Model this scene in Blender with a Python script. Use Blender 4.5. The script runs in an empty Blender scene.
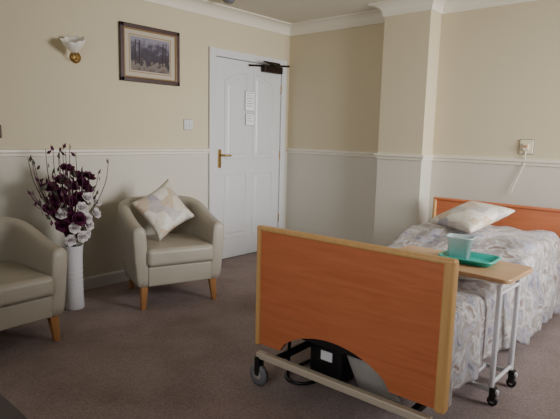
import bpy, bmesh, math, random
from mathutils import Vector, Matrix, noise
random.seed(7)
D=bpy.data; S=bpy.context.scene; COL=S.collection

# ---------------------------------------------------------------- materials
def srgb(r,g,b):
    def f(c):
        c/=255.0
        return c/12.92 if c<=0.04045 else ((c+0.055)/1.055)**2.4
    return (f(r),f(g),f(b),1)
def mat(name,c,rough=0.5,metal=0.0,noise_scale=None,noise_amt=0.12,bump=0.0,spec=0.5,bscale=None,alpha=None,trans=0.0):
    m=D.materials.new(name); m.use_nodes=True
    nt=m.node_tree; b=nt.nodes['Principled BSDF']
    b.inputs['Base Color'].default_value=c
    b.inputs['Roughness'].default_value=rough
    b.inputs['Metallic'].default_value=metal
    b.inputs['Specular IOR Level'].default_value=spec
    if trans: b.inputs['Transmission Weight'].default_value=trans
    if alpha is not None: b.inputs['Alpha'].default_value=alpha
    tc=nt.nodes.new('ShaderNodeTexCoord')
    if noise_scale:
        n=nt.nodes.new('ShaderNodeTexNoise'); n.inputs['Scale'].default_value=noise_scale
        n.inputs['Detail'].default_value=5
        nt.links.new(tc.outputs['Object'],n.inputs['Vector'])
        r=nt.nodes.new('ShaderNodeValToRGB')
        k=noise_amt
        r.color_ramp.elements[0].position=.3; r.color_ramp.elements[1].position=.7
        r.color_ramp.elements[0].color=(c[0]*(1-k),c[1]*(1-k),c[2]*(1-k),1)
        r.color_ramp.elements[1].color=(min(1,c[0]*(1+k)),min(1,c[1]*(1+k)),min(1,c[2]*(1+k)),1)
        nt.links.new(n.outputs['Fac'],r.inputs['Fac']); nt.links.new(r.outputs['Color'],b.inputs['Base Color'])
    if bump:
        n2=nt.nodes.new('ShaderNodeTexNoise'); n2.inputs['Scale'].default_value=bscale or 60
        n2.inputs['Detail'].default_value=4
        nt.links.new(tc.outputs['Object'],n2.inputs['Vector'])
        bp=nt.nodes.new('ShaderNodeBump'); bp.inputs['Strength'].default_value=bump; bp.inputs['Distance'].default_value=.01
        nt.links.new(n2.outputs['Fac'],bp.inputs['Height']); nt.links.new(bp.outputs['Normal'],b.inputs['Normal'])
    return m
def wood(name,c1,c2,axis='Z',scale=6,rough=.4):
    m=D.materials.new(name); m.use_nodes=True; nt=m.node_tree; b=nt.nodes['Principled BSDF']
    b.inputs['Roughness'].default_value=rough
    tc=nt.nodes.new('ShaderNodeTexCoord'); mp=nt.nodes.new('ShaderNodeMapping')
    s={'X':(.8,10,10),'Y':(10,.8,10),'Z':(10,10,.8)}[axis]; mp.inputs['Scale'].default_value=s
    n=nt.nodes.new('ShaderNodeTexNoise'); n.inputs['Scale'].default_value=scale; n.inputs['Detail'].default_value=6; n.inputs['Distortion'].default_value=.6
    r=nt.nodes.new('ShaderNodeValToRGB'); r.color_ramp.elements[0].color=c1; r.color_ramp.elements[1].color=c2
    r.color_ramp.elements[0].position=.3; r.color_ramp.elements[1].position=.7
    nt.links.new(tc.outputs['Object'],mp.inputs['Vector']); nt.links.new(mp.outputs['Vector'],n.inputs['Vector'])
    nt.links.new(n.outputs['Fac'],r.inputs['Fac']); nt.links.new(r.outputs['Color'],b.inputs['Base Color'])
    return m
def wall_mat():
    m=D.materials.new('painted_wall'); m.use_nodes=True; nt=m.node_tree; b=nt.nodes['Principled BSDF']
    b.inputs['Roughness'].default_value=.8; b.inputs['Specular IOR Level'].default_value=.2
    g=nt.nodes.new('ShaderNodeNewGeometry'); sp=nt.nodes.new('ShaderNodeSeparateXYZ')
    nt.links.new(g.outputs['Position'],sp.inputs[0])
    gt=nt.nodes.new('ShaderNodeMath'); gt.operation='GREATER_THAN'; gt.inputs[1].default_value=1.09
    nt.links.new(sp.outputs['Z'],gt.inputs[0])
    mx=nt.nodes.new('ShaderNodeMix'); mx.data_type='RGBA'
    mx.inputs[6].default_value=srgb(210,206,195); mx.inputs[7].default_value=srgb(208,197,170)
    nt.links.new(gt.outputs[0],mx.inputs[0]); nt.links.new(mx.outputs[2],b.inputs['Base Color'])
    n=nt.nodes.new('ShaderNodeTexNoise'); n.inputs['Scale'].default_value=90
    bp=nt.nodes.new('ShaderNodeBump'); bp.inputs['Strength'].default_value=.08; bp.inputs['Distance'].default_value=.005
    nt.links.new(g.outputs['Position'],n.inputs['Vector']); nt.links.new(n.outputs['Fac'],bp.inputs['Height']); nt.links.new(bp.outputs['Normal'],b.inputs['Normal'])
    return m
def pattern_mat(name,cols,scale=7,rough=.45,mode='noise',sheen=.1,over=.35):
    m=D.materials.new(name); m.use_nodes=True; nt=m.node_tree; b=nt.nodes['Principled BSDF']
    b.inputs['Roughness'].default_value=rough; b.inputs['Sheen Weight'].default_value=sheen
    tc=nt.nodes.new('ShaderNodeTexCoord')
    n=nt.nodes.new('ShaderNodeTexNoise'); n.inputs['Scale'].default_value=scale; n.inputs['Detail'].default_value=3; n.inputs['Distortion'].default_value=1.2
    nt.links.new(tc.outputs['Object'],n.inputs['Vector'])
    src=n.outputs['Fac']
    if mode=='voronoi':
        v=nt.nodes.new('ShaderNodeTexVoronoi'); v.inputs['Scale'].default_value=scale; 
        nt.links.new(tc.outputs['Object'],v.inputs['Vector'])
        sp=nt.nodes.new('ShaderNodeSeparateColor'); nt.links.new(v.outputs['Color'],sp.inputs[0]); src=sp.outputs[0]
    r=nt.nodes.new('ShaderNodeValToRGB'); cr=r.color_ramp
    lo,hi=(.32,.68) if mode=='noise' else (0,1)
    N=len(cols)
    while len(cr.elements)<N: cr.elements.new(.5)
    for i,c in enumerate(cols):
        cr.elements[i].position=lo+(hi-lo)*i/(N-1 if mode=='noise' else N); cr.elements[i].color=c
    if mode=='voronoi': cr.interpolation='CONSTANT'
    nt.links.new(src,r.inputs['Fac'])
    n2=nt.nodes.new('ShaderNodeTexNoise'); n2.inputs['Scale'].default_value=scale*4; n2.inputs['Detail'].default_value=4
    nt.links.new(tc.outputs['Object'],n2.inputs['Vector'])
    mx=nt.nodes.new('ShaderNodeMix'); mx.data_type='RGBA'; mx.blend_type='OVERLAY'; mx.inputs[0].default_value=over
    nt.links.new(r.outputs['Color'],mx.inputs[6]); nt.links.new(n2.outputs['Fac'],mx.inputs[7]); nt.links.new(mx.outputs[2],b.inputs['Base Color'])
    bp=nt.nodes.new('ShaderNodeBump'); bp.inputs['Strength'].default_value=.3; bp.inputs['Distance'].default_value=.01
    nt.links.new(n2.outputs['Fac'],bp.inputs['Height']); nt.links.new(bp.outputs['Normal'],b.inputs['Normal'])
    return m

M_wall=wall_mat()
M_white=mat('white_gloss_paint',srgb(214,215,218),.35)
M_rail=mat('rail_paint',srgb(228,222,208),.4)
M_ceil=mat('ceiling_paint',srgb(212,205,189),.85,spec=.2)
def carpet():
    m=mat('carpet',srgb(157,142,140),.95,noise_scale=150,noise_amt=.26,bump=.5,bscale=260,spec=.1)
    nt=m.node_tree; b=nt.nodes['Principled BSDF']
    ramp=[n for n in nt.nodes if n.type=='VALTORGB'][0]; tc=[n for n in nt.nodes if n.type=='TEX_COORD'][0]
    n=nt.nodes.new('ShaderNodeTexNoise'); n.inputs['Scale'].default_value=3.0; n.inputs['Detail'].default_value=7
    nt.links.new(tc.outputs['Object'],n.inputs['Vector'])
    r=nt.nodes.new('ShaderNodeValToRGB'); r.color_ramp.elements[0].color=(.76,.74,.73,1); r.color_ramp.elements[1].color=(1.0,1,1,1)
    r.color_ramp.elements[0].position=.36; r.color_ramp.elements[1].position=.60
    nt.links.new(n.outputs['Fac'],r.inputs['Fac'])
    mx=nt.nodes.new('ShaderNodeMix'); mx.data_type='RGBA'; mx.blend_type='MULTIPLY'; mx.inputs[0].default_value=.8
    nt.links.new(ramp.outputs['Color'],mx.inputs[6]); nt.links.new(r.outputs['Color'],mx.inputs[7]); nt.links.new(mx.outputs[2],b.inputs['Base Color'])
    return m
M_carpet=carpet()
M_leather=mat('beige_leather',srgb(168,161,148),.42,noise_scale=4,noise_amt=.05,bump=.12,bscale=160)
M_leg=wood('chair_leg_wood',srgb(150,104,62),srgb(178,128,80))
M_brass=mat('brass',srgb(160,130,78),.4,.85)
M_dark=mat('black_plastic',srgb(22,22,24),.45)
M_closer=mat('dark_bronze',srgb(45,35,28),.4,.6)
M_cherry=wood('cherry_panel',srgb(186,106,68),srgb(200,119,79),'Y',5,.33)
M_beech=wood('beech_edge',srgb(202,156,98),srgb(216,172,112),'Z',5,.38)
M_table=wood('beech_tabletop',srgb(184,146,108),srgb(200,160,120),'Y',5,.35)
M_metal=mat('cream_metal',srgb(200,190,172),.4,.2)
M_wmetal=mat('white_metal',srgb(215,215,220),.35,.1)
M_grey=mat('grey_plastic',srgb(110,112,118),.5)
M_lgrey=mat('light_grey_cover',srgb(165,162,156),.6)
M_quilt=pattern_mat('floral_quilt',[srgb(124,121,136),srgb(172,171,182),srgb(152,143,137),srgb(200,198,202),srgb(134,119,113)],7.5,.36,over=.42)
M_cush=pattern_mat('patchwork_cushion_fabric',[srgb(210,203,188),srgb(186,179,176),srgb(220,215,205),srgb(198,178,156),srgb(172,168,175),srgb(212,206,196)],11,mode='voronoi')
M_mat=mat('mattress_fabric',srgb(180,180,188),.8)
M_vase=mat('white_ceramic',srgb(215,215,220),.3)
M_purple=mat('purple_petals',srgb(84,24,62),.6,noise_scale=30,noise_amt=.3)
M_wpet=mat('white_petals',srgb(222,216,218),.6)
M_twig=mat('dark_twig',srgb(70,44,42),.7)
M_leaf=mat('dark_leaf',srgb(58,62,48),.6)
M_teal=mat('teal_plastic',srgb(48,180,165),.35)
M_aqua=mat('aqua_lining',srgb(150,205,202),.4)
M_clear=mat('clear_plastic',srgb(200,220,222),.12,alpha=.6)
M_frame=mat('frame_wood',srgb(72,52,54),.4,noise_scale=20)
M_gold=mat('frame_gold',srgb(150,122,85),.4,.4)
M_mount=mat('picture_mount',srgb(190,180,162),.8)
M_paper=mat('paper',srgb(246,246,250),.8)
M_ink=mat('printed_ink',srgb(150,150,158),.8)
M_tan=mat('dark_table_lacquer',srgb(66,61,62),.5,noise_scale=8)
M_glass=mat('frosted_glass',srgb(238,234,226),.35)
M_ivory=mat('ivory_plastic',srgb(222,212,186),.4)

# ---------------------------------------------------------------- geometry helpers
def link(o,parent=None,m=None):
    COL.objects.link(o)
    if parent: o.parent=parent
    if m: o.data.materials.append(m)
    return o
def empty(name,loc=(0,0,0),rz=0):
    e=D.objects.new(name,None); e.location=loc; e.rotation_euler=(0,0,rz); e.empty_display_size=.1
    COL.objects.link(e); return e
def meshobj(name,v,f,m,parent=None,smooth=True,sub=0):
    me=D.meshes.new(name); me.from_pydata([tuple(p) for p in v],[],f); me.validate()
    bm=bmesh.new(); bm.from_mesh(me); bmesh.ops.recalc_face_normals(bm,faces=bm.faces); bm.to_mesh(me); bm.free()
    for p in me.polygons: p.use_smooth=smooth
    o=link(D.objects.new(name,me),parent,m)
    if sub:
        s=o.modifiers.new('sub','SUBSURF'); s.levels=sub; s.render_levels=sub
    return o
def box(name,lo,hi,m,parent=None,bev=0,seg=3,rot=None,loc=None):
    bm=bmesh.new(); bmesh.ops.create_cube(bm,size=1)
    c=[(lo[i]+hi[i])/2 for i in range(3)]; s=[hi[i]-lo[i] for i in range(3)]
    for v in bm.verts: v.co=Vector((v.co[0]*s[0],v.co[1]*s[1],v.co[2]*s[2]))
    if bev: bmesh.ops.bevel(bm,geom=bm.edges[:],offset=min(bev,min(s)*.49),segments=seg,profile=.5,affect='EDGES')
    me=D.meshes.new(name); bm.to_mesh(me); bm.free()
    if bev:
        for p in me.polygons: p.use_smooth=True
    o=link(D.objects.new(name,me),parent,m); o.location=loc or c
    if rot: o.rotation_euler=rot
    if bev:
        w=o.modifiers.new('wn','WEIGHTED_NORMAL'); w.keep_sharp=False
    return o
def multibox(name,boxes,m):
    v=[];f=[]
    for lo,hi in boxes:
        b=len(v)
        for x in (lo[0],hi[0]):
            for y in (lo[1],hi[1]):
                for z in (lo[2],hi[2]): v.append((x,y,z))
        f+=[tuple(b+i for i in q) for q in ((0,1,3,2),(4,6,7,5),(0,4,5,1),(2,3,7,6),(0,2,6,4),(1,5,7,3))]
    return meshobj(name,v,f,m,None,False)
def tube(name,pts,r,m,parent=None,seg=12,r2=None,smoothpath=False):
    cu=D.curves.new(name,'CURVE'); cu.dimensions='3D'; cu.bevel_depth=r; cu.bevel_resolution=4; cu.use_fill_caps=True
    sp=cu.splines.new('BEZIER' if smoothpath else 'POLY')
    if smoothpath:
        sp.bezier_points.add(len(pts)-1)
        for i,p in enumerate(pts):
            bp=sp.bezier_points[i]; bp.co=p; bp.handle_left_type=bp.handle_right_type='AUTO'
            if r2: bp.radius=1+(r2/r-1)*i/(len(pts)-1)
    else:
        sp.points.add(len(pts)-1)
        for i,p in enumerate(pts):
            sp.points[i].co=(*p,1)
            if r2: sp.points[i].radius=1+(r2/r-1)*i/(len(pts)-1)
    tmp=D.objects.new(name,cu); me=D.meshes.new_from_object(tmp); D.objects.remove(tmp); D.curves.remove(cu)
    for p in me.polygons: p.use_smooth=True
    me.name=name
    return link(D.objects.new(name,me),parent,m)
def lathe(name,prof,m,parent=None,loc=(0,0,0),seg=32,rot=None,sub=0):
    v=[];f=[];n=len(prof)
    for i in range(seg):
        a=2*math.pi*i/seg
        for r,z in prof: v.append((r*math.cos(a),r*math.sin(a),z))
    for i in range(seg):
        j=(i+1)%seg
        for k in range(n-1): f.append((i*n+k,j*n+k,j*n+k+1,i*n+k+1))
    o=meshobj(name,v,f,m,parent,True,sub); o.location=loc
    if rot: o.rotation_euler=rot
    return o
def sweep(name,path,prof,m,closed=False):
    n=len(path); P=[Vector(p) for p in path]; offs=[]
    def nrm(a,b):
        d=(b-a).normalized(); return Vector((d.y,-d.x))
    for i in range(n):
        if closed or 0<i<n-1:
            n1=nrm(P[i-1],P[i]); n2=nrm(P[i],P[(i+1)%n]); o=(n1+n2)/(1+n1.dot(n2))
        elif i==0: o=nrm(P[0],P[1])
        else: o=nrm(P[-2],P[-1])
        offs.append(o)
    v=[];f=[];k=len(prof)
    for i in range(n):
        for d,z in prof: q=P[i]+offs[i]*d; v.append((q.x,q.y,z))
    for i in range(n if closed else n-1):
        j=(i+1)%n
        for a in range(k):
            b=(a+1)%k; f.append((i*k+a,j*k+a,j*k+b,i*k+b))
    if not closed: f.append(tuple(range(k))); f.append(tuple((n-1)*k+a for a in range(k)))
    return meshobj(name,v,f,m,None,False)

# ---------------------------------------------------------------- room
XW,YS,H=-5.1,-4.75,2.43
CY0,CY1=-1.29,-1.73
box('floor',(XW-.15,YS-.15,-.1),(.15,.15,0),M_carpet)
box('ceiling',(XW-.15,YS-.15,H),(.15,.15,H+.1),M_ceil)
box('wall_north',(XW-.15,0,0),(.15,.15,H),M_wall)
box('wall_east',(0,YS,0),(.15,0,H),M_wall)
box('wall_column',(-.2,CY1,0),(0,CY0,H),M_wall)
sx0,sx1,sz0,sz1=-1.8,-.4,.85,2.15
multibox('wall_south',[((XW,YS-.15,0),(sx0,YS,H)),((sx1,YS-.15,0),(0,YS,H)),((sx0,YS-.15,0),(sx1,YS,sz0)),((sx0,YS-.15,sz1),(sx1,YS,H))],M_wall)
wy0,wy1=-3.7,-2.1
multibox('wall_west',[((XW-.15,YS,0),(XW,wy0,H)),((XW-.15,wy1,0),(XW,0,H)),((XW-.15,wy0,0),(XW,wy1,sz0)),((XW-.15,wy0,sz1),(XW,wy1,H))],M_wall)
def frame_boxes(a0,a1,fixed0,fixed1,axis):
    t=.05; b=[]
    segs=[(a0,a0+t,sz0,sz1),(a1-t,a1,sz0,sz1),(a0,a1,sz0,sz0+t),(a0,a1,sz1-t,sz1),((a0+a1)/2-t/2,(a0+a1)/2+t/2,sz0,sz1)]
    for p,q,z0,z1 in segs:
        if axis=='x': b.append(((p,fixed0,z0),(q,fixed1,z1)))
        else: b.append(((fixed0,p,z0),(fixed1,q,z1)))
    return b
multibox('window_1',frame_boxes(sx0,sx1,YS-.1,YS-.05,'x')+[((sx0-.05,YS,sz0-.03),(sx1+.05,YS+.12,sz0))],M_white)
multibox('window_2',frame_boxes(wy0,wy1,XW-.1,XW-.05,'y')+[((XW,wy0-.05,sz0-.03),(XW+.12,wy1+.05,sz0))],M_white)
loop=[(XW,0),(0,0),(0,CY0),(-.2,CY0),(-.2,CY1),(0,CY1),(0,YS),(XW,YS)]
cov=[(0,H),(0,H-.105),(.012,H-.105),(.015,H-.09)]
for i in range(7):
    a=math.pi/2*i/6; cov.append((.095-.08*math.cos(a),H-.09+.078*math.sin(a)))
cov+=[(.11,H-.012),(.11,H)]
sweep('trim_cornice',loop,cov,M_rail,True)
DL,DR=-1.15,-.065
op=loop[1:]+[(XW,0),(DL,0)]
sweep('trim_dado_rail',op,[(0,1.065),(.012,1.07),(.014,1.09),(.026,1.098),(.026,1.115),(.010,1.12),(0,1.125)],M_rail)
sweep('baseboard_perimeter',op,[(0,0),(.018,0),(.018,.085),(.008,.10),(0,.10)],M_white)

# door
d=empty('door_1',(0,0,0))
fw=.075
box('architrave_left',(DL,-.028,0),(DL+fw,0,2.06),M_white,d,.008)
box('architrave_right',(DR-fw,-.028,0),(DR,0,2.06),M_white,d,.008)
box('architrave_top',(DL+.001,-.0275,2.06-fw),(DR-.001,0,2.059),M_white,d,.008)
lx0,lx1,lz1=DL+fw+.006,DR-fw-.006,2.06-fw-.006
box('leaf',(lx0,-.014,.008),(lx1,-.001,lz1),M_white,d,.002,1)
box('leaf_gap',(lx0-.006,-.004,.0),(lx1+.006,-.0,lz1+.006),M_grey,d)
def panel(nm,x0,x1,z0,z1,arch=0,side=0):
    pts=[(x0,z0),(x1,z0)]
    N=12 if arch else 1
    for i in range(N+1):
        t=i/N; x=x1+(x0-x1)*t
        tt=(1-t) if side<0 else t
        h=arch*math.sin(math.pi/2*tt) if arch else 0
        pts.append((x,z1-arch+h))
    P=[(x,-.0145,z) for x,z in pts]; P.append(P[0])
    tube(nm+'_moulding',P,.009,M_white,d)
    cx=(x0+x1)/2; cz=(z0+z1)/2; k=.035
    inner=[(cx+(x-cx)*(1-2*k/(x1-x0)),cz+(z-cz)*(1-2*k/(z1-z0))) for x,z in pts]
    n=len(inner); inner2=[(cx+(x-cx)*.86,cz+(z-cz)*.95) for x,z in inner]
    v=[(x,-.0135,z) for x,z in inner]+[(x,-.021,z) for x,z in inner2]
    f=[(i,(i+1)%n,n+(i+1)%n,n+i) for i in range(n)]+[tuple(range(n,2*n))]
    meshobj(nm+'_field',v,f,M_white,d,False)
mid=(lx0+lx1)/2
panel('panel_1',lx0+.12,mid-.05,1.02,1.86,.09,-1)
panel('panel_2',mid+.05,lx1-.12,1.02,1.86,.09,1)
panel('panel_3',lx0+.12,mid-.05,.22,.86)
panel('panel_4',mid+.05,lx1-.12,.22,.86)
box('handle_plate',(lx0+.03,-.022,.93),(lx0+.07,-.014,1.11),M_brass,d,.004)
tube('handle_lever',[(lx0+.05,-.02,1.055),(lx0+.05,-.06,1.055),(lx0+.16,-.062,1.05)],.010,M_brass,d)
lathe('lock_escutcheon',[(0,0),(.012,0),(.012,.006),(0,.006)],M_brass,d,(lx0+.05,-.022,.975),16,(math.pi/2,0,0))
for i,z in enumerate((.3,1.0,1.7)): tube('hinge_%d'%(i+1),[(lx1+.002,-.02,z),(lx1+.002,-.02,z+.09)],.006,M_brass,d)
box('closer_body',(lx1-.32,-.08,1.90),(lx1-.04,-.022,1.968),M_closer,d,.01)
tube('closer_arm',[(lx1-.08,-.05,1.97),(lx1-.42,-.16,1.985),(lx1-.05,-.03,2.005)],.012,M_closer,d)
tube('closer_track',[(lx1-.50,-.035,1.945),(DR+.02,-.035,2.0)],.011,M_closer,d)
def notice(nm,x0,x1,z0,z1,n):
    box(nm+'_edge',(x0-.003,-.0235,z0-.003),(x1+.003,-.0225,z1+.003),M_grey,d)
    box(nm,(x0,-.0245,z0),(x1,-.0230,z1),M_paper,d)
    for i in range(n):
        z=z1-.022-.025*i
        box('%s_line_%d'%(nm,i+1),(x0+.015,-.0252,z),(x1-.015-.02*(i%2),-.0244,z+.006),M_ink,d)
notice('notice_1',mid-.075,mid+.05,1.50,1.69,6)
notice('notice_2',mid-.065,mid+.05,1.355,1.465,3)

s=empty('light_switch',(-1.386,0,1.335))
box('plate',(-.05,-.010,-.045),(.05,0,.045),M_white,s,.004); box('rocker_1',(-.028,-.016,-.02),(-.006,-.010,.02),M_white,s,.003); box('rocker_2',(.006,-.016,-.02),(.028,-.010,.02),M_white,s,.003)
box('plate_shadow_gap',(-.053,-.004,-.048),(.053,-.0,.048),M_grey,s)
s=empty('wall_socket',(-3.03,0,1.24))
box('plate',(-.045,-.010,-.045),(.045,0,.045),M_closer,s,.004); box('rocker',(-.02,-.016,-.02),(.02,-.010,.02),M_ivory,s,.003)
s=empty('nurse_call_unit',(0,-2.52,1.215))
box('plate',(-.012,-.05,-.055),(0,.05,.055),M_ivory,s,.004)
box('plate_rim',(-.004,-.054,-.059),(0,.054,.059),M_grey,s)
box('button_panel',(-.03,-.022,-.03),(-.012,.022,.025),M_ivory,s,.004); box('reset_button',(-.035,-.01,-.005),(-.03,.01,.012),M_cherry,s,.002)
tube('pull_cord',[(-.02,0,-.03),(-.015,.004,-.12),(-.02,.03,-.22),(-.03,.07,-.34),(-.03,.075,-.38)],.004,M_rail,s,smoothpath=True)
s=empty('smoke_detector',(-1.2,-.33,H))
lathe('body',[(0,-.045),(.035,-.045),(.05,-.03),(.055,0),(0,0)],M_grey,s,seg=24); lathe('grille',[(.052,-.024),(.054,-.02),(.052,-.015)],M_grey,s,seg=24)
s=empty('wall_sconce',(-2.48,0,1.81))
lathe('backplate',[(0,.02),(.03,.018),(.042,.008),(.045,0),(0,0)],M_brass,s,(0.04,0,-.01),24,(math.pi/2,0,0))
tube('arm',[(.04,-.015,-.01),(.03,-.06,-.035),(.0,-.10,-.03),(-.015,-.11,-.0)],.005,M_brass,s,smoothpath=True)
lathe('cup',[(0,-.010),(.014,-.006),(.020,.01),(.016,.012),(0,.0)],M_brass,s,(-.015,-.11,0),20)
v=[];f=[];n=9;seg=32
for i in range(seg):
    a=2*math.pi*i/seg
    for k in range(n):
        t=k/(n-1); r=.018+.052*math.sin(t*1.9)*(1-.25*t)+.03*t*t+ .007*t**3*math.cos(8*a); z=.095*t+.007*t**3*math.cos(8*a)
        v.append((r*math.cos(a),r*math.sin(a),z))
for i in range(seg):
    for k in range(n-1): j=(i+1)%seg; f.append((i*n+k,j*n+k,j*n+k+1,i*n+k+1))
o=meshobj('shade',v,f,M_glass,s); o.location=(-.015,-.11,.008); o.rotation_euler=(.3,-.3,0); o.modifiers.new('s','SOLIDIFY').thickness=.003

# picture
p=empty('framed_picture',(-1.787,0,1.895))
W2,H2=.29,.228
def ring(nm,a,b,y0,y1,w,m):
    for i,(lo,hi) in enumerate([((-a,y0,-b),(-a+w,y1,b)),((a-w,y0,-b),(a,y1,b)),((-a,y0,b-w),(a,y1,b)),((-a,y0,-b),(a,y1,-b+w))]):
        box('%s_%d'%(nm,i+1),lo,hi,m,p,.006)
ring('frame_outer',W2,H2,-.03,-.002,.034,M_frame)
ring('frame_gilt',W2-.03,H2-.03,-.026,-.004,.014,M_gold)
box('mount',(-W2+.02,-.012,-H2+.02),(W2-.02,-.004,H2-.02),M_mount,p)
def art():
    m=D.materials.new('landscape_print'); m.use_nodes=True; nt=m.node_tree; b=nt.nodes['Principled BSDF']; b.inputs['Roughness'].default_value=.3
    tc=nt.nodes.new('ShaderNodeTexCoord'); sp=nt.nodes.new('ShaderNodeSeparateXYZ'); nt.links.new(tc.outputs['Generated'],sp.inputs[0])
    n=nt.nodes.new('ShaderNodeTexNoise'); n.inputs['Scale'].default_value=20; n.inputs['Detail'].default_value=6
    nt.links.new(tc.outputs['Object'],n.inputs['Vector'])
    mth=nt.nodes.new('ShaderNodeMath'); mth.operation='MULTIPLY_ADD'; mth.inputs[1].default_value=1.1
    nt.links.new(n.outputs['Fac'],mth.inputs[0]); nt.links.new(sp.outputs['Z'],mth.inputs[2])
    r=nt.nodes.new('ShaderNodeValToRGB'); cr=r.color_ramp
    cols=[(.35,srgb(78,68,64)),(.7,srgb(126,116,112)),(.85,srgb(54,48,58)),(1.2,srgb(72,68,84)),(1.5,srgb(140,136,152))]
    while len(cr.elements)<5: cr.elements.new(.5)
    for i,(q,c) in enumerate(cols): cr.elements[i].position=min(1,q/1.7); cr.elements[i].color=c
    m2=nt.nodes.new('ShaderNodeMath'); m2.operation='DIVIDE'; m2.inputs[1].default_value=1.7
    nt.links.new(mth.outputs[0],m2.inputs[0]); nt.links.new(m2.outputs[0],r.inputs['Fac']); nt.links.new(r.outputs['Color'],b.inputs['Base Color'])
    return m
ring('mount_line',.205,.150,-.0135,-.011,.006,M_gold)
box('print',(-.19,-.014,-.135),(.19,-.0125,.135),art(),p)
for i,x in enumerate((-.15,-.11,.12,.15)): tube('painted_tree_%d'%i,[(x,-.0145,-.08),(x+.005,-.0145,.11)],.004,M_frame,p)

# ---------------------------------------------------------------- tub chairs
def tub_chair(loc,rz,sc=1.0,zs=1.0):
    c=empty('tub_armchair',loc,rz); c.scale=(sc,sc,zs)
    W,B,F=.345,.33,-.33; b=.165
    path=[]
    for y in (F,F+.012,F+.08,F+.2,-.06,.0): path.append((-W,y))
    for i in range(1,20):
        a=math.pi-math.pi*i/20; e=.75
        ca,sa=math.cos(a),math.sin(a)
        path.append((W*math.copysign(abs(ca)**e,ca),0+B*abs(sa)**e))
    for y in (.0,-.06,F+.2,F+.08,F+.012,F): path.append((W,y))
    n=len(path); v=[];k=None
    for i,(x,y) in enumerate(path):
        a=path[max(0,i-1)]; q=path[min(n-1,i+1)]
        dx,dy=q[0]-a[0],q[1]-a[1]; l=math.hypot(dx,dy); nx,ny=dy/l,-dx/l
        t=min(1,max(0,(y-F)/(B-F))); t=t*t*(3-2*t); top=.60+.14*t
        T=.095
        prof=[(.012,b),(0,b+.012),(0,.35),(0,top-.05),(.004,top-.02),(.022,top),(T*.5,top+.006),(T-.02,top),(T-.003,top-.02),(T,top-.05),(T,.35),(T,b+.01),(T-.01,b)]
        k=len(prof)
        for dd,z in prof:
            s=.875+.125*((z-b)/(.76-b))**.8 if z>b else .875
            X=(x+nx*dd)*s; Y=(y+ny*dd)
            Y=Y*(s if Y>0 else (.95+.05*(z-b)/(.6)))
            v.append((X,Y,z))
    f=[]
    for i in range(n-1):
        for a in range(k): q=(a+1)%k; f.append((i*k+a,(i+1)*k+a,(i+1)*k+q,i*k+q))
    f.append(tuple(range(k))); f.append(tuple((n-1)*k+a for a in range(k)))
    meshobj('shell',v,f,M_leather,c,True,1)
    box('seat_cushion',(-.243,-.345,.315),(.243,.2,.445),M_leather,c,.035,5)
    box('front_rail',(-.232,-.318,.17),(.232,-.22,.312),M_leather,c,.012,3)
    box('base',(-.23,-.28,.17),(.23,.2,.30),M_leather,c,.01)
    for i,(x,y) in enumerate([(-.25,-.27),(.25,-.27),(-.2,.22),(.2,.22)]):
        sx=.012*(1 if x>0 else -1); sy=.015*(1 if y>0 else -1)
        v=[];
        for z,h,ox,oy in ((0,.015,sx,sy),(.175,.024,0,0)):
            for a,bb in ((-1,-1),(1,-1),(1,1),(-1,1)): v.append((x+ox+a*h,y+oy+bb*h,z))
        meshobj('leg_%d'%(i+1),v,[(0,1,2,3),(4,5,6,7),(0,1,5,4),(1,2,6,5),(2,3,7,6),(3,0,4,7)],M_leg,c,False)
    return c
tub_chair((-2.01,-.53,0),-math.radians(18),1.04)
tub_chair((-3.325,-.55,0),math.radians(3),1.05,.945)

def cushion(name,w,h,t,m,loc,rot,parent=None):
    N=20; v=[];f=[]
    for side in (1,-1):
        for i in range(N+1):
            for j in range(N+1):
                u=-1+2*i/N; q=-1+2*j/N
                x=w/2*u*(1-.13*(1-q*q)); y=h/2*q*(1-.13*(1-u*u))
                z=side*t/2*max(0,(1-u**2))**.45*max(0,(1-q**2))**.45
                z+=.006*noise.noise(Vector((x*14,y*14,side)))*(1-u*u)*(1-q*q)
                v.append((x,y,z))
    K=(N+1)*(N+1)
    for s in (0,1):
        for i in range(N):
            for j in range(N):
                a=s*K+i*(N+1)+j; f.append((a,a+1,a+N+2,a+N+1))
    o=meshobj(name,v,f,m,parent)
    bm=bmesh.new(); bm.from_mesh(o.data); bmesh.ops.remove_doubles(bm,verts=bm.verts,dist=.0005); bmesh.ops.recalc_face_normals(bm,faces=bm.faces); bm.to_mesh(o.data); bm.free()
    o.location=loc; o.rotation_euler=rot
    return o
c=cushion('patchwork_cushion',.37,.37,.12,M_cush,(0,0,0),(0,0,0))
R=Matrix.Rotation(-math.radians(18),4,'Z')@Matrix.Rotation(math.radians(66),4,'X')@Matrix.Rotation(math.radians(30),4,'Z')
c.matrix_world=Matrix.Translation((-2.025,-.515,.668))@R

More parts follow.
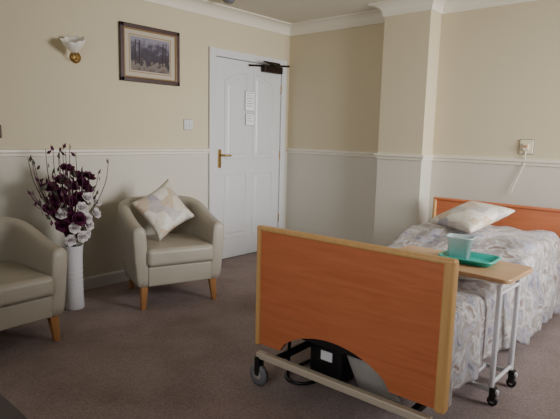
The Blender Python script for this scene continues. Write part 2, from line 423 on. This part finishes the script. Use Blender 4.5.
# ---------------------------------------------------------------- floor vase with flowers
fv=empty('floor_vase_with_flowers',(-2.685,-.36,0))
lathe('vase',[(0,.0),(.062,0),(.066,.01),(.062,.12),(.060,.25),(.064,.40),(.070,.455),(.072,.46),(.066,.46),(.058,.40),(.054,.1),(0,.05)],M_vase,fv)
for i in range(10): lathe('vase_rib_%d'%(i+1),[(.0605,0),(.065,.003),(.0605,.006)],M_vase,fv,(0,0,.06+.035*i))
def bloom_mesh(name,m,r):
    v=[];f=[]
    for ringi,(cnt,rad,tilt,sc) in enumerate([(4,.15,.25,.55),(5,.35,.6,.75),(6,.55,1.0,.95),(7,.7,1.35,1.1)]):
        for c in range(cnt):
            a0=2*math.pi*(c+.37*ringi)/cnt; b=len(v); N=4
            for i in range(N+1):
                for j in range(N+1):
                    u=-1+2*i/N; q=j/N
                    wd=.55*sc*math.sin(math.pi*(.15+.75*q))*u
                    ln=sc*q; curl=.25*u*u
                    px=rad*.5+ln*math.sin(tilt)*.8-curl*.3; pz=ln*math.cos(tilt)+.15*q*q-.15*curl
                    py=wd
                    v.append((r*(px*math.cos(a0)-py*math.sin(a0)),r*(px*math.sin(a0)+py*math.cos(a0)),r*(pz-.2)))
            for i in range(N):
                for j in range(N): a=b+i*(N+1)+j; f.append((a,a+1,a+N+2,a+N+1))
    me=D.meshes.new(name); me.from_pydata(v,[],f)
    for p_ in me.polygons: p_.use_smooth=True
    me.materials.append(m); return me
bp_,bw_=bloom_mesh('purple_bloom',M_purple,.045),bloom_mesh('white_bloom',M_wpet,.036)
def bloom(me,nm,pos):
    o=D.objects.new(nm,me); COL.objects.link(o); o.parent=fv; o.location=pos
    dirn=(Vector(pos)-Vector((0,.0,.5))); dirn.y-=.25
    o.rotation_euler=dirn.to_track_quat('Z','Y').to_euler()
    tube('stem_'+nm,[(0,0,.40),(pos[0]*.35,pos[1]*.35,.5+.3*(pos[2]-.5)),tuple(pos)],.0035,M_leaf,fv,smoothpath=True)
W_=[(.03,-.09,.53),(.10,-.05,.60),(-.03,-.10,.60),(.06,-.10,.66),(.15,-.06,.68),(-.04,-.06,.51),(.02,-.12,.74),(.09,-.02,.53),(.17,-.03,.76),(.07,-.10,.80),(-.10,-.06,.70)]
P_=[(-.05,-.07,.68),(.04,-.05,.80),(-.11,-.03,.80),(.0,-.03,.88),(.10,-.03,.86),(-.09,-.05,.62),(-.03,-.06,.78),(.05,.0,.95),(-.06,.0,.92),(-.15,-.02,.74),(.0,-.11,.66),(-.01,.02,1.0),(.13,-.01,.94),(-.14,0,.88),(-.08,.0,.84),(.07,-.04,.90)]
for i,q in enumerate(W_): bloom(bw_,'white_bloom_%d'%(i+1),q)
for i,q in enumerate(P_): bloom(bp_,'purple_bloom_%d'%(i+1),q)
for i in range(44):
    a=random.uniform(-1,1); ex=a*.27-.03; ez=random.uniform(.88,1.2)-abs(a)*.12; ey=random.uniform(-.12,.14)
    mx=ex*.45; pts=[(0,0,.42),(mx*.7,ey*.5,.62),(ex*.85,ey,.5*(ez+.62)+.05),(ex,ey,ez)]
    tube('twig_%d'%(i+1),pts,.0036,M_twig if i%3 else M_purple,fv,r2=.0018,smoothpath=True)
    for k in range(3):
        t=.55+.2*k; x=ex*t; z=.42+(ez-.42)*t; y=ey*t
        v=[(0,0,0),(.012,.004,.02),(0,.0,.05),(-.012,.004,.02)]
        o=meshobj('leaf_%d_%d'%(i+1,k+1),v,[(0,1,2,3)],M_leaf if (i+k)%2 else M_purple,fv); o.location=(x,y,z); o.rotation_euler=(random.uniform(-.5,.5),random.uniform(-.9,.9),random.uniform(0,6))

# ---------------------------------------------------------------- profiling bed
bed=empty('profiling_bed',(-2.53,-2.545,0),math.radians(1.7))
hw=.50
def board(nm,x0,x1,y0,y1,z0,z1,cut):
    out=[(y0,z0)]
    if cut:
        a0,a1,h=cut; N=24
        for i in range(N+1):
            t=i/N; y=a0+(a1-a0)*t; s=math.sin(math.pi*t)**.6 if 0<t<1 else 0
            out.append((y,z0+h*s))
    out+=[(y1,z0),(y1,z1),(y0,z1)]
    n=len(out); v=[(x0,y,z) for y,z in out]+[(x1,y,z) for y,z in out]
    f=[(i,(i+1)%n,n+(i+1)%n,n+i) for i in range(n)]+[tuple(range(n)),tuple(range(n,2*n))]
    return meshobj(nm,v,f,M_cherry,bed,False)
ZT=.815
board('footboard_panel',-.010,.012,-hw+.03,hw-.02,.21,ZT-.015,(-.26,.34,.13))
box('footboard_post_right',(-.02,-hw,.20),(.030,-hw+.045,ZT),M_beech,bed,.012,4)
box('footboard_post_left',(-.02,hw-.028,.20),(.024,hw,ZT),M_beech,bed,.012,4)
box('footboard_top_edge',(-.02,-hw,ZT-.022),(.024,hw,ZT+.002),M_beech,bed,.01,4)
L=2.27; hh=.575
board('headboard_panel',L-.010,L+.012,-hh+.03,hh-.03,.215,.76,None)
box('headboard_post_right',(L-.02,-hh,.205),(L+.024,-hh+.042,.775),M_beech,bed,.012,4)
box('headboard_post_left',(L-.02,hh-.03,.205),(L+.024,hh,.775),M_beech,bed,.012,4)
box('headboard_top_edge',(L-.02,-hh,.753),(L+.024,hh,.777),M_cherry,bed,.01,4)
box('deck_rail_left',(.03,.38,.30),(L-.03,.42,.35),M_metal,bed,.005)
box('deck_rail_right',(.03,-.42,.30),(L-.03,-.38,.35),M_metal,bed,.005)
box('deck_foot_rail',(.02,-.40,.29),(.05,.40,.35),M_dark,bed,.005)
for i in range(8): box('slat_%d'%(i+1),(.15+i*.26,-.38,.33),(.23+i*.26,.38,.352),M_dark,bed)
box('mattress',(.04,-.42,.355),(L-.04,.44,.52),M_mat,bed,.04,4)
box('base_cross_bar_foot',(-.045,-.455,.145),(-.01,.465,.18),M_metal,bed,.006)
box('base_cross_bar_head',(2.0,-.44,.125),(2.04,.44,.165),M_metal,bed,.006)
box('base_rail_left',(-.02,.35,.14),(2.02,.38,.17),M_dark,bed,.005)
box('base_rail_right',(-.02,-.38,.14),(2.02,-.35,.17),M_dark,bed,.005)
for i,y in enumerate((.30,-.30)):
    tube('lift_arm_%d'%(i+1),[(.75,y,.15),(1.05,y,.32)],.018,M_dark,bed); tube('lift_arm_%d'%(i+3),[(1.9,y,.15),(1.2,y,.32)],.018,M_dark,bed)
def castor(nm,x,y,par,R=.05,w=.03,mm=M_grey):
    lathe(nm+'_wheel',[(0,-w/2),(R*.7,-w/2),(R,-w/3),(R,w/3),(R*.7,w/2),(0,w/2)],mm,par,(x,y,R),24,(0,math.pi/2,.0))
    lathe(nm+'_hub',[(0,-w/2-.004),(R*.45,-w/2-.003),(R*.45,w/2+.003),(0,w/2+.004)],M_lgrey,par,(x,y,R),20,(0,math.pi/2,0))
    box(nm+'_fork',(x-w/2-.008,y-.015,R),(x+w/2+.008,y+.015,R*2+.045),M_dark,par,.006)
castor('castor_1',-.03,.455,bed,.055); castor('castor_2',-.03,-.44,bed,.055); castor('castor_3',2.02,.36,bed,.055); castor('castor_4',2.02,-.36,bed,.055)
box('control_box',(.22,.12,.015),(.42,.33,.27),M_dark,bed,.025,5); box('control_box_label',(.217,.18,.12),(.22,.25,.17),M_paper,bed)
box('actuator_motor',(.45,-.12,.17),(.95,-.04,.24),M_dark,bed,.02)
box('battery_pack',(.5,-.34,.14),(.72,-.14,.27),M_dark,bed,.02)
cushion('grey_cover',.22,.28,.13,M_lgrey,(.22,-.05,.135),(1.25,.25,1.45),bed)
tube('power_cable',[(.25,.2,.04),(.2,.24,.015),(.10,.30,.012),(.12,.40,.012),(.35,.42,.012),(.9,.2,.12)],.009,M_dark,bed,smoothpath=True)
tube('handset_cable',[(.3,.33,.10),(.20,.38,.28),(.14,.40,.12),(.22,.43,.012),(.5,.42,.012)],.009,M_dark,bed,smoothpath=True)
# quilt
NX,NA=140,120; hwq=.44; rr=.05; dropF=.33
v=[];f=[]
for i in range(NX+1):
    x=.04+(L-.10)*i/NX
    t=max(0,min(1,(x-1.2)/.35)); t=t*t*(3-2*t); te=max(0,min(1,(L-.06-x)/.18))
    base=.53+.09*t*(.35+.65*te)
    dd_=max(0,min(1,(x-1.02)/.5)); dropN=.37+.20*dd_*dd_*(3-2*dd_)
    tot0=-(hwq+dropN-.04); tot1=hwq+dropF
    for j in range(NA+1):
        a=tot0+(tot1-tot0)*j/NA; s=1 if a>0 else -1; aa=abs(a)
        rump=.3+.9*t
        nz=.012*noise.noise(Vector((x*3.2,a*3.5,1)))+.012*noise.noise(Vector((x*9+a*3,a*7,4)))+rump*.026*abs(noise.noise(Vector((x*5+a*6,a*3-x,9))))
        q=hwq-rr
        if aa<=q: y=aa; z=base+nz*1.3+.014*math.cos(aa/q*1.4)
        elif aa<=q+rr*1.57:
            th=(aa-q)/rr; y=q+rr*math.sin(th); z=base-rr*(1-math.cos(th))+nz*(1-.4*th/1.57)*1.3+.003
        else:
            dn=aa-q-rr*1.57; k=min(1,dn/.22)
            fold=.016*math.sin(x*17+1.5*math.sin(x*4)+s+dn*2)+.009*math.sin(x*41+2+dn*4)
            y=q+rr+.005+k*fold*1.1+.008*k; z=max(.015,base-rr-dn+.004+.02*noise.noise(Vector((x*2,s*3,0)))*k)
        if s>0: y+=.025*min(1,aa/q)
        v.append((x,s*y,z))
for i in range(NX):
    for j in range(NA): a=i*(NA+1)+j; f.append((a,a+1,a+NA+2,a+NA+1))
o=meshobj('quilt',v,f,M_quilt,bed); sm=o.modifiers.new('s','SOLIDIFY'); sm.thickness=.010; sm.offset=-1 
c=cushion('scatter_cushion',.46,.40,.13,M_cush,(0,0,0),(0,0,0))
c.matrix_world=Matrix.Translation((-.84,-2.44,.735))@Matrix.Rotation(math.radians(-20),4,'Z')@Matrix.Rotation(math.radians(-16),4,'Y')@Matrix.Rotation(math.radians(2),4,'X')

# ---------------------------------------------------------------- overbed table
tb=empty('overbed_table',(-1.78,-2.725,0),math.radians(-1))
bm=bmesh.new(); bmesh.ops.create_cube(bm,size=1)
for q in bm.verts: q.co=Vector((q.co.x*.37,q.co.y*.70,q.co.z*.022))
vert=[e for e in bm.edges if abs(e.verts[0].co.z-e.verts[1].co.z)>.01]
bmesh.ops.bevel(bm,geom=vert,offset=.04,segments=6,profile=.5,affect='EDGES')
me=D.meshes.new('top'); bm.to_mesh(me); bm.free(); o=link(D.objects.new('top',me),tb,M_table); o.location=(0,0,.621); bv=o.modifiers.new('b','BEVEL'); bv.width=.005; bv.segments=2
tz=.609; py=-.30
for i,x in enumerate((-.15,.11)):
    tube('post_%d'%(i+1),[(x,py,.075),(x,py,tz-.01)],.013,M_wmetal,tb)
    tube('inner_post_%d'%(i+1),[(x,py,.3),(x,py,tz)],.010,M_wmetal,tb)
    tube('foot_%d'%(i+1),[(x,py-.035,.072),(x,py+.02,.075),(x,.28,.075)],.012,M_wmetal,tb)
    box('top_bracket_%d'%(i+1),(x-.013,py-.01,tz-.010),(x+.013,py+.06,tz+.002),M_wmetal,tb,.003)
    for j,y in enumerate((py-.01,.265)): castor('castor_%d%d'%(i+1,j+1),x,y,tb,.024,.018,M_dark)
tube('base_cross_bar',[(-.15,-.17,.075),(.11,-.17,.075)],.012,M_wmetal,tb)
tube('brace_top',[(-.15,py,.55),(.11,py,.55)],.009,M_wmetal,tb)
tube('brace_low',[(-.15,py,.11),(.11,py,.11)],.010,M_wmetal,tb)
tr=empty('serving_tray',(-1.74,-2.795,.6325),math.radians(4))
def tray_mesh(nm,a,b,h,fl,th,m,par,z=0,c=.03):
    def rr_(ax,by,zz,cr):
        pts=[]
        for cx,cy,s0 in ((ax-cr,by-cr,0),(-ax+cr,by-cr,90),(-ax+cr,-by+cr,180),(ax-cr,-by+cr,270)):
            for k in range(6):
                an=math.radians(s0+18*k); pts.append((cx+cr*math.cos(an),cy+cr*math.sin(an),zz))
        return pts
    ls=[rr_(a,b,z,c),rr_(a+fl,b+fl,z+h,c+fl),rr_(a+fl+.008,b+fl+.008,z+h,c+fl),rr_(a+fl+.008,b+fl+.008,z+h-.004,c+fl),]
    n=24; v=sum(ls,[]); f=[tuple(range(n))]
    for l in range(len(ls)-1):
        for i in range(n): f.append((l*n+i,l*n+(i+1)%n,(l+1)*n+(i+1)%n,(l+1)*n+i))
    o=meshobj(nm,v,f,m,par); s=o.modifiers.new('s','SOLIDIFY'); s.thickness=th; s.offset=1
    for p_ in o.data.polygons: p_.use_smooth=len(p_.vertices)==4
    return o
tray_mesh('tray_body',.088,.12,.025,.010,.003,M_teal,tr,.003)
bx=empty('plastic_storage_box',(-1.74,-2.74,.640),math.radians(10))
tray_mesh('tub',.037,.050,.115,.014,.002,M_clear,bx,.002,.015)
box('contents',(-.032,-.042,.006),(.032,.042,.03),M_aqua,bx,.008)

# ---------------------------------------------------------------- low dark table bottom-left
ct=empty('coffee_table',(-4.12,-2.45,0))
box('top',(-.32,-.55,.41),(.32,.55,.45),M_tan,ct,.006); box('shelf',(-.28,-.5,.14),(.28,.5,.16),M_tan,ct,.004)
for i,(x,y) in enumerate(((-.29,-.52),(.29,-.52),(-.29,.52),(.29,.52))): box('leg_%d'%(i+1),(x-.025,y-.025,0),(x+.025,y+.025,.41),M_tan,ct,.003)

# ---------------------------------------------------------------- light
w=D.worlds.new('World'); S.world=w; w.use_nodes=True
bg=w.node_tree.nodes['Background']; bg.inputs[0].default_value=(.85,.9,1,1); bg.inputs[1].default_value=.45
def area(nm,loc,target,sx,sy,e,c,spread):
    l=D.lights.new(nm,'AREA'); l.shape='RECTANGLE'; l.size=sx; l.size_y=sy; l.energy=e; l.color=c; l.spread=math.radians(spread)
    o=D.objects.new(nm,l); COL.objects.link(o); o.location=loc
    o.rotation_euler=(Vector(target)-Vector(loc)).to_track_quat('-Z','Y').to_euler()
area('daylight_south',((sx0+sx1)/2,YS-.3,1.55),(-1.0,0,.9),1.4,1.4,68,(1,.98,.95),95)
area('daylight_west',(XW-.3,(wy0+wy1)/2,1.55),(0,-2.2,.9),1.4,1.6,20,(1,.985,.965),115)

# ---------------------------------------------------------------- camera
cam=D.cameras.new('camera'); co=D.objects.new('camera',cam); COL.objects.link(co); S.camera=co
cam.sensor_width=36; cam.lens=36*509/560; cam.clip_start=.05
al=math.radians(41.7); pi_=math.radians(8.3); ro=.024
F=Vector((math.cos(al)*math.cos(pi_),math.sin(al)*math.cos(pi_),-math.sin(pi_)))
Rt=Vector((math.sin(al),-math.cos(al),0)); U=Rt.cross(F)
R2=Rt*math.cos(ro)+U*math.sin(ro); U2=U*math.cos(ro)-Rt*math.sin(ro)
co.matrix_world=Matrix.Translation((-4.336,-3.778,1.26))@Matrix((R2,U2,-F)).transposed().to_4x4()
